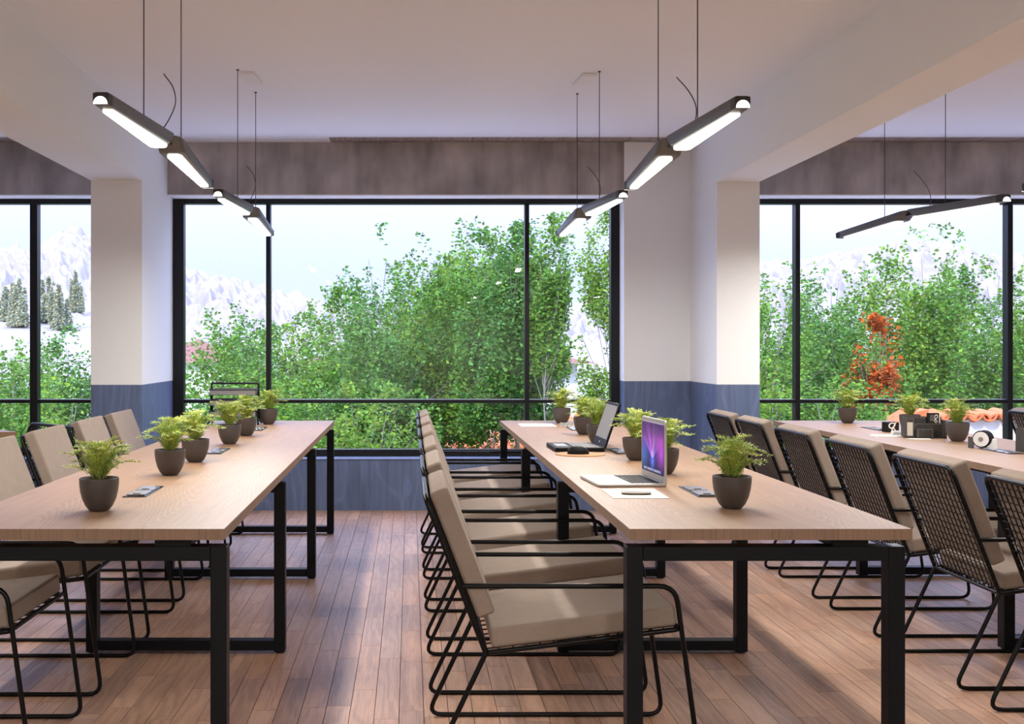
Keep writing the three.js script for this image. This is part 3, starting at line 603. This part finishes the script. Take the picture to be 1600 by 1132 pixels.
{ // tape roll near the right edge
  const t = thing('tape_roll', 'white and black tape dispenser roll near the right edge of the right table', 'tape', [2.80, .75, -5.88], 0);
  const ring = lathe([[.022, -.030], [.040, -.030], [.042, -.028], [.042, .028], [.040, .030], [.022, .030]], 32); ring.rotateX(Math.PI / 2); ring.rotateY(-.75); ring.translate(0, .046, 0);
  part('case', ring, M.plasticBlack, t);
  const disc = new THREE.CylinderGeometry(.036, .036, .004, 32); disc.rotateX(Math.PI / 2); disc.translate(0, 0, .0325); disc.rotateY(-.75); disc.translate(0, .046, 0); part('face', disc, M.paper, t);
  const hub = new THREE.CylinderGeometry(.011, .011, .003, 20); hub.rotateX(Math.PI / 2); hub.translate(0, 0, .0355); hub.rotateY(-.75); hub.translate(0, .046, 0); part('hub', hub, M.keyGray, t);
  part('stand', rbx(.0, .055, 0, .048, -.02, .03, .003), M.paper, t); part('backplate', rbx(-.052, -.044, .0, .055, -.05, .0, .002), std(lin(.06, .055, .05), .6), t);
}
{ const o = dup(org, [2.985, .75, -5.65], 0, 'dark felt desk organizer cut off by the right edge, beside the tape roll', 'dark felt desk organizers'); 
  const c = o.children.find(c => c.name === 'card'); if (c) o.remove(c); }

// ---------------------------------------------------------------- outside: hillside, far ridge, houses, trees
const ridgePts = [[-.75, 110], [-.36, 132], [-.341, 140], [-.31, 150], [-.282, 176], [-.266, 164], [-.235, 128], [-.187, 112], [-.16, 113], [-.136, 102], [-.107, 78], [-.075, 62], [-.043, 44], [0, 40], [.08, 52], [.134, 62], [.2, 95], [.292, 132], [.324, 128], [.366, 142], [.404, 158], [.425, 162], [.452, 148], [.478, 140], [.51, 137], [.8, 120]];
function ridge(t) { for (let i = 1; i < ridgePts.length; i++) if (t <= ridgePts[i][0]) { const a = ridgePts[i - 1], b = ridgePts[i], f = Math.max(0, (t - a[0]) / (b[0] - a[0])); return a[1] + (b[1] - a[1]) * f; } return 120; }
function hill(t, d) {
  const far = 420, k = THREE.MathUtils.smoothstep(d, 26, 120), m = THREE.MathUtils.clamp((d - 110) / (far - 110), 0, 1);
  let y = -2.6 + k * (t < -.2 ? 5.4 : 3.2);
  const top = 1.25 + ridge(t) * far / 1880;
  if (m > 0) {
    const rough = (fbm(t * 26, d / 32, 7, 5) - .5) * 24 * Math.min(1, m * 3) * (1 - .6 * THREE.MathUtils.smoothstep(m, .85, 1)), rg = -Math.abs(fbm(t * 60, d / 14, 9, 4) - .5) * 16 * Math.min(1, m * 4);
    y += (top - y) * Math.pow(Math.min(1, m), .92) + rough * .5 + rg * .42 + (fbm(t * 150, d / 5, 3, 4) - .5) * 4 * Math.min(1, m * 4);
  } else y += (fbm(t * 40, d / 4, 2, 3) - .5) * .5 * THREE.MathUtils.smoothstep(d, 14, 40);
  return y;
}
{
  const NT = 840, ND = 210, pos = [], idx = [], col = [];
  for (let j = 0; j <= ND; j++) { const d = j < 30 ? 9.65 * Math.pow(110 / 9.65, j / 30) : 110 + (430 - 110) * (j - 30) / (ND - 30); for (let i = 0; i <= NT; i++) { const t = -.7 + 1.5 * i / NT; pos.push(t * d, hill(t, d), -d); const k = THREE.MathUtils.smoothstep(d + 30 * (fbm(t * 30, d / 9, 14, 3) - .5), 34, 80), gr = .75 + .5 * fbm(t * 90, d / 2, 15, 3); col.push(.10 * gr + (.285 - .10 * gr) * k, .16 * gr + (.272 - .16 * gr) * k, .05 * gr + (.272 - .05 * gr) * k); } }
  for (let j = 0; j < ND; j++) for (let i = 0; i < NT; i++) { const a = j * (NT + 1) + i, b = a + 1, c = a + NT + 1, e = c + 1; idx.push(a, b, c, b, e, c); }
  const g = new THREE.BufferGeometry(); g.setAttribute('position', new THREE.Float32BufferAttribute(pos, 3)); g.setAttribute('color', new THREE.Float32BufferAttribute(col, 3)); g.setIndex(idx); g.computeVertexNormals();
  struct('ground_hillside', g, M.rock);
}
struct('bounce_terrace', rbx(XL, XR, -.35, -.06, -11.7, -9.62, .02), M.house);   // unseen pale slab added below the windows to bounce daylight onto the ceiling
// leaves: a folded, pointed blade
const leafGeo = (() => { const g = new THREE.BufferGeometry(); g.setAttribute('position', new THREE.Float32BufferAttribute([0, 0, 0, -.32, .10, .45, 0, .02, .5, .32, .10, .45, 0, .04, 1], 3)); g.setIndex([0, 2, 1, 0, 3, 2, 1, 2, 4, 2, 3, 4]); g.computeVertexNormals(); return g; })();
function foliageMesh(parent, pts, size, tint, R, name = 'foliage') {
  const im = new THREE.InstancedMesh(leafGeo, M.leaf, pts.length), m = new THREE.Matrix4(), q = new THREE.Quaternion(), e = new THREE.Euler(), c = new THREE.Color();
  pts.forEach((p, i) => {
    e.set((R() - .5) * 2.4 + .6, R() * 6.283, (R() - .5) * 1.8); q.setFromEuler(e); const s = size * (.6 + .8 * R()); m.compose(p, q, V(s, s, s)); im.setMatrixAt(i, m);
    const b = .42 + 1.15 * R() * R() + .25 * R(), y = R(); c.setRGB(tint[0] * b * (.8 + .5 * y), tint[1] * b, tint[2] * b * (1.1 - .5 * y)); im.setColorAt(i, c);
  });
  im.name = name; im.castShadow = im.receiveShadow = true; im.userData.kind = 'stuff'; parent.add(im); return im;
}
// x, d: where it stands; top: height of its crown in world y; w: half width; n: leaves; cb: where the crown begins
let treeSeed = 100;
function tree(name, label, x, d, top, w, n, tint, group, size = .052, base = -2.6, bark = M.birch, cb = .1) {
  const R = rng(treeSeed += 7), t = thing(name, label, 'tree', [x, base, -d], 0, group), H = top - base, pts = [], wood = [], k0 = size < .1 ? 1 : 6.4;
  const spine = new THREE.CatmullRomCurve3([V(0, -.1, 0), V((R() - .5) * .16, H * .3, (R() - .5) * .16), V((R() - .5) * .3, H * .6, (R() - .5) * .3), V((R() - .5) * .3, H * .92, (R() - .5) * .2)]);
  const tg = new THREE.TubeGeometry(spine, 12, .024 * k0, 6), tp = tg.attributes.position;
  for (let i = 0; i < tp.count; i++) { const f = Math.floor(i / 7) / 12, c = spine.getPointAt(f), k = 1 - .88 * f; tp.setXYZ(i, c.x + (tp.getX(i) - c.x) * k, c.y + (tp.getY(i) - c.y) * k, c.z + (tp.getZ(i) - c.z) * k); }
  part('trunk', tg, bark, t);
  // the crown: one main lobe and a few lower ones, each widest in its lower half and thinning to a feathery tip
  const lobes = [[0, 0, 1, w * .70]], nl = w > .3 ? 7 : 2;
  for (let i = 0; i < nl; i++) { const a = i * 6.283 / nl + R() * 1.2, o = w * (.35 + .6 * R()); lobes.push([Math.cos(a) * o, Math.sin(a) * o, cb + (1 - cb) * (.56 + .39 * R()), w * (.34 + .26 * R())]); }
  const prof = f => base === -2.6 || base === -1.7 ? (f < .5 ? .9 + .1 * f / .5 : Math.max(.04, Math.pow(1 - Math.pow((f - .5) / .52, 2), .8))) : 1.02 - f;
  for (const [lx, lz, lt, lw] of lobes) for (let i = 0; i < 9; i++) {
    const f = .1 + .88 * (i + R() * .7) / 9, y = H * (cb + (lt - cb) * f), a = i * 2.4 + R(), r = lw * prof(f) * (.6 + .4 * R()), p = spine.getPoint(Math.min(.98, Math.max(.05, cb * .8, (y - .22 - r * .6) / H)));
    const e = V(lx + Math.cos(a) * r, y, lz + Math.sin(a) * r); if (e.y > p.y) wood.push(new THREE.TubeGeometry(new THREE.QuadraticBezierCurve3(p, p.clone().lerp(e, .55).add(V(0, -.05, 0)), e), 4, .0035 * k0, 4));
  }
  part('branch', wood, bark, t);
  const vol = lobes.reduce((q, l) => q + l[3] * l[3] * (l[2] - cb), 0), fq = 3.6 / Math.sqrt(k0), o1 = R() * 40;
  const clump = (x, y, z) => (vnoise(x * fq + o1, y * fq * .8, 31) + vnoise(z * fq + o1, y * fq * .8 + 9, 32) + vnoise((x + z) * fq * .8, (y + x - z) * fq * .7 + o1, 33)) / 3;
  for (const [lx, lz, lt, lw] of lobes) {
    const m = Math.round(n * 2.15 * lw * lw * (lt - cb) / vol);
    for (let i = 0; i < m; i++) for (let k = 0; k < 14; k++) {
      const f = R(), g = prof(f); if (R() > .10 + .90 * g * (.35 + .65 * g)) continue;
      const a = R() * 6.283, rr = lw * g * Math.pow(R(), .55) * (1 + .35 * (R() - .4)), x = lx + Math.cos(a) * rr, z = lz + Math.sin(a) * rr, y = H * (cb + (lt - cb) * f) + (R() - .5) * .1;
      if (clump(x, y, z) < (k0 > 3 ? .30 : .40 + .10 * f * f) + .08 * R()) continue;
      pts.push(V(x, y, z)); break;
    }
  }
  if (k0 < 3) for (const [lx, lz, lt, lw] of lobes) for (let i = 0; i < 9; i++) {   // loose shoots standing out of the crown
    const a = R() * 6.283, f = .62 + .36 * R(), r = lw * prof(f), y = H * (cb + (lt - cb) * f), p = V(lx + Math.cos(a) * r * .85, y, lz + Math.sin(a) * r * .85), e = V(p.x + Math.cos(a) * .16 * k0, y + (.14 + .30 * R()) * Math.min(k0, 2), p.z + Math.sin(a) * .16 * k0);
    if (e.y > H) e.y = H - .02 * R();
    for (let k = 0; k < 26; k++) { const t = R(), q = p.clone().lerp(e, t), s = () => (R() + R() - 1) * (.12 - .07 * t) * k0; pts.push(V(q.x + s(), q.y + s(), q.z + s())); }
  }
  foliageMesh(t, pts, size, tint, R);
  return t;
}
const G1 = [.155, .35, .055], G2 = [.115, .295, .06], G3 = [.205, .40, .055];
// px, py: where the crown's top shows; half: half its width there; d: distance
const at = (px, d) => (px - 641) * d / 1880, up = (py, d) => 1.25 + (541 - py) * d / 1880;
const C = 'birch-like trees outside the middle window', LT = 'birch-like trees outside the left window', RT = 'birch-like trees outside the right window';
const T = [
  [330, 484, 60, 17, 6000, G1, C, 'leafy green tree outside the middle window, next to its left frame'],
  [386, 468, 50, 18.5, 6500, G2, C, 'green tree with a pointed top just left of the left mullion'],
  [452, 508, 60, 17, 6500, G3, C, 'lower bushy green tree just right of the left mullion'],
  [528, 446, 62, 16.5, 9500, G1, C, 'green tree left of the tallest crown in the middle window'],
  [594, 352, 64, 15, 13500, G2, C, 'tall green tree with a wispy top in the middle of the middle window'],
  [655, 416, 60, 17, 11000, G1, C, 'green tree right behind the tall wispy one', .2],
  [708, 388, 58, 16, 10500, G3, C, 'green tree midway between the tall wispy tree and the right mullion', .5],
  [758, 360, 52, 15, 10500, G1, C, 'tall green tree left of the right mullion', .52],
  [810, 342, 50, 14.2, 10500, G2, C, 'tall green tree right behind the right mullion', .54],
  [862, 336, 26, 13.5, 5000, G1, C, 'slender green tree between the right mullion and the right frame', .66],
  [950, 320, 26, 12.5, 5500, G3, C, 'slender green tree half behind the right frame of the middle window', .5],
  [12, 516, 66, 16, 9500, G1, LT, 'green tree at the far left edge outside the left window'],
  [104, 510, 58, 17, 10500, G2, LT, 'green tree outside the left window, between mullion and column'],
  [1226, 408, 54, 14, 11000, G1, RT, 'green tree outside the right window, next to the column'],
  [1302, 405, 58, 15, 12000, G2, RT, 'green tree outside the right window, just right of its mullion'],
  [1384, 390, 50, 15.5, 10500, G3, RT, 'green tree outside the right window, before the orange tree'],
  [1458, 354, 50, 16, 12000, G1, RT, 'tallest green tree outside the right window, with a thin pointed top'],
  [1508, 420, 50, 17.4, 10000, G2, RT, 'rounder green tree right of the tallest one outside the right window'],
  [1552, 400, 42, 16, 9500, G1, RT, 'green tree outside the right window, left of the far mullion'],
  [1612, 396, 44, 16.5, 9500, G3, RT, 'green tree at the right edge of the photo'],
];
for (const [px, py, hw, d, n, c, g, lab, cb] of T) tree('leafy_tree', lab, at(px, d), d, up(py, d), hw * d / 1880 * 1.5, n * 1.2 * (d < 13.6 ? .55 : d < 14.1 ? .8 : 1), c, g, .052 * Math.min(1, Math.pow(d / 16, 1.3)), undefined, undefined, cb);
// a second row farther back
const BK = [[425, 505, 46, 'middle', C], [495, 470, 46, 'middle', C], [562, 420, 46, 'middle', C], [622, 410, 46, 'middle', C], [684, 412, 46, 'middle', C], [735, 392, 44, 'middle', C], [785, 385, 42, 'middle', C], [1195, 440, 44, 'right', RT], [1262, 425, 46, 'right', RT], [1340, 425, 46, 'right', RT], [1422, 410, 46, 'right', RT], [1482, 415, 46, 'right', RT], [1580, 415, 46, 'right', RT], [60, 530, 46, 'left', LT]];
const BD = i => i > 2 && i < 7 ? 24.2 : 21 + (i % 3) * .8;
BK.forEach(([px, py, hw, win, g], i) => tree('leafy_tree', 'green tree of the back row outside the ' + win + ' window, ' + ['left of the left mullion', 'right of the left mullion', 'left of the tallest tree', 'behind the tallest tree', 'right of the tallest tree', 'left of the right mullion', 'at the right mullion', 'beside the column', 'at the first mullion', 'behind the orange tree', 'left of the pointed tree', 'behind the pointed tree', 'at the far mullion', 'beside the mullion'][i], at(px, BD(i)), BD(i), up(py, BD(i)), hw * BD(i) / 1880 * 1.5, 6500, [G2, G1][i % 2], g, .062, -2.6, M.birch, i === 5 || i === 6 ? .6 : .1));
// low shrubs in front of the trees
const S = [[20, 570, 60, 13, 'left window, at the left edge'], [105, 590, 50, 12.5, 'left window, before the column'], [320, 600, 50, 12.5, 'middle window, behind the tray rack'], [395, 585, 52, 13, 'middle window, at the left mullion'], [470, 590, 56, 13, 'middle window, right of the left mullion'], [545, 600, 56, 12.5, 'middle window, left of its middle'], [612, 600, 50, 13, 'middle window, at its middle'], [1215, 560, 50, 12.5, 'right window, at its left mullion'], [1290, 585, 52, 12.5, 'right window, behind the chair backs'], [1360, 600, 46, 12.8, 'right window, before the orange tree']];
for (const [px, py, hw, d, lab] of S) tree('leafy_shrub', 'low dense green shrub outside the ' + lab, at(px, d), d, up(py, d), hw * d / 1880 * 1.35, 6300, px % 2 ? G3 : G1, 'low shrubs outside the windows', .044, -1.7);
tree('orange_tree', 'orange-leaved tree showing between the green ones outside the right window', at(1368, 14.5), 14.5, up(496, 14.5), .30, 3000, [.52, .135, .018], undefined, .05, -2.6, M.birch, .5);
// pale far trees on the slope
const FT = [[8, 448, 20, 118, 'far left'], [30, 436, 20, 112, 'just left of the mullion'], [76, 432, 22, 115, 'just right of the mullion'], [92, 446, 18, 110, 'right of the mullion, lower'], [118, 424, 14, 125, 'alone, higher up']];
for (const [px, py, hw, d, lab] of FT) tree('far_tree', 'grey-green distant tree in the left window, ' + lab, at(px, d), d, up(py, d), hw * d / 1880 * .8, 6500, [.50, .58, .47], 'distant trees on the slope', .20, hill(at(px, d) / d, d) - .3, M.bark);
// white house with an old red roof behind the trees
{
  const h = thing('white_house', 'white house with a low red-brown roof behind the trees in the middle window', 'house', [1.2, -2.6, -30]);
  part('wall', bx(-3.6, 2.7, 0, 3.45, -5, 1.9), M.house, h);
  const y0 = 3.45, y1 = 4.05, e = .45;
  const A = [-3.6 - e, y0, 1.9 + e], B = [2.7 + e, y0, 1.9 + e], Cc = [2.7 + e, y0, -5 - e], Dd = [-3.6 - e, y0, -5 - e], E = [-1.2, y1, -1.5], F = [.3, y1, -1.5];
  const g = new THREE.BufferGeometry(); g.setAttribute('position', new THREE.Float32BufferAttribute([...A, ...B, ...F, ...A, ...F, ...E, ...B, ...Cc, ...F, ...Cc, ...Dd, ...E, ...Cc, ...E, ...F, ...Dd, ...A, ...E, ...A, ...Cc, ...B, ...A, ...Dd, ...Cc], 3)); g.computeVertexNormals();
  part('roof', g, M.roofOld, h);
  for (const x of [-2.6, -.8, 1.0]) { const w = part('window', bx(x, x + .7, 1.6, 2.6, 1.88, 1.93), M.house, h); part('pane', bx(x + .06, x + .64, 1.66, 2.54, 1.925, 1.94), M.pane, w); }
  const q = thing('garden_wall', 'white garden wall right of the white house, behind the slender trees', 'wall', [5.2, -2.6, -27]); part('wall', bx(-1.2, 1.6, 0, 3.3, -.2, 0), M.house, q);
  const p = thing('far_house', 'small far white house with a red roof, left in the middle window', 'house', [-7.3, -2.4, -40]);
  part('wall', bx(-1.2, 1.2, 0, 3.1, -3, 0), M.house, p); const rg = new THREE.ConeGeometry(2.1, .8, 4); rg.rotateY(Math.PI / 4); rg.scale(1, 1, 1.2); rg.translate(0, 3.5, -1.5); part('roof', rg, M.roofOld, p);
}
// barrel tiles on a white wall (right) and on a low outbuilding (middle)
function barrel(r0, r1, len) { const g = new THREE.CylinderGeometry(r1, r0, len, 14, 1, true, -Math.PI / 2, Math.PI), q = new THREE.CylinderGeometry(r1 - .012, r0 - .012, len, 14, 1, true, -Math.PI / 2, Math.PI); g.rotateX(Math.PI / 2); q.rotateX(Math.PI / 2); return metric(merge([g, q])); }
const tileGeo = (() => { const s = new THREE.Shape(); s.absarc(0, 0, .092, 0, Math.PI, false); s.absarc(0, 0, .076, Math.PI, 0, true); const g = new THREE.ExtrudeGeometry(s, { depth: .46, bevelEnabled: true, bevelSize: .003, bevelThickness: .003, bevelSegments: 1, curveSegments: 10 }); return metric(g); })();
function tileRoof(t, x0, n, y, z, pitch, tilt, rows) {
  const R = rng(77);
  for (let r = 0; r < rows; r++) for (let i = 0; i < n; i++) {
    const dz = -r * .36 * Math.cos(tilt), dy = r * .36 * Math.sin(tilt);
    const a = part('tile', tileGeo, M.tile, t); a.position.set(x0 + i * pitch, y + dy + .012 * r + (R() - .5) * .012, z + dz - .44); a.rotation.set(tilt, (R() - .5) * .06, 0);
    if (r === 0 || rows < 4) { const b = part('tile', tileGeo, M.tile, t); b.position.set(x0 + (i + .5) * pitch, y + dy + .075 + (R() - .5) * .01, z + dz - .42); b.rotation.set(tilt, (R() - .5) * .06, Math.PI); b.scale.set(.85, .8, 1); }
  }
}
{
  const d = 13, t = thing('tiled_wall', 'white wall capped with orange barrel tiles outside the right window', 'wall', [5.55, -2.6, -d]);
  part('wall', bx(0, 4.2, 0, 3.05, -.6, 0), M.house, t);
  tileRoof(t, .08, 24, 3.065, .06, .172, .06, 1);
  const s = new THREE.Shape(); s.setFromPoints([[-.34, 3.0], [0, 3.0], [.02, 3.17], [-.08, 3.15]].map(p => new THREE.Vector2(...p))); const g = new THREE.ExtrudeGeometry(s, { depth: .5, bevelEnabled: false }); g.translate(0, 0, -.42); part('hip_end', metric(g), M.tile, t);
}
{
  const d = 19, t = thing('outbuilding', 'low outbuilding with an orange tiled roof, seen under the rail of the middle window', 'shed', [0.05, -2.6, -d]);
  part('wall', bx(0, 3.6, 0, 2.2, -2.6, 0), M.house, t);
  tileRoof(t, .1, 17, 2.27, .2, .215, .15, 6);
}
renderer.render(scene, camera);
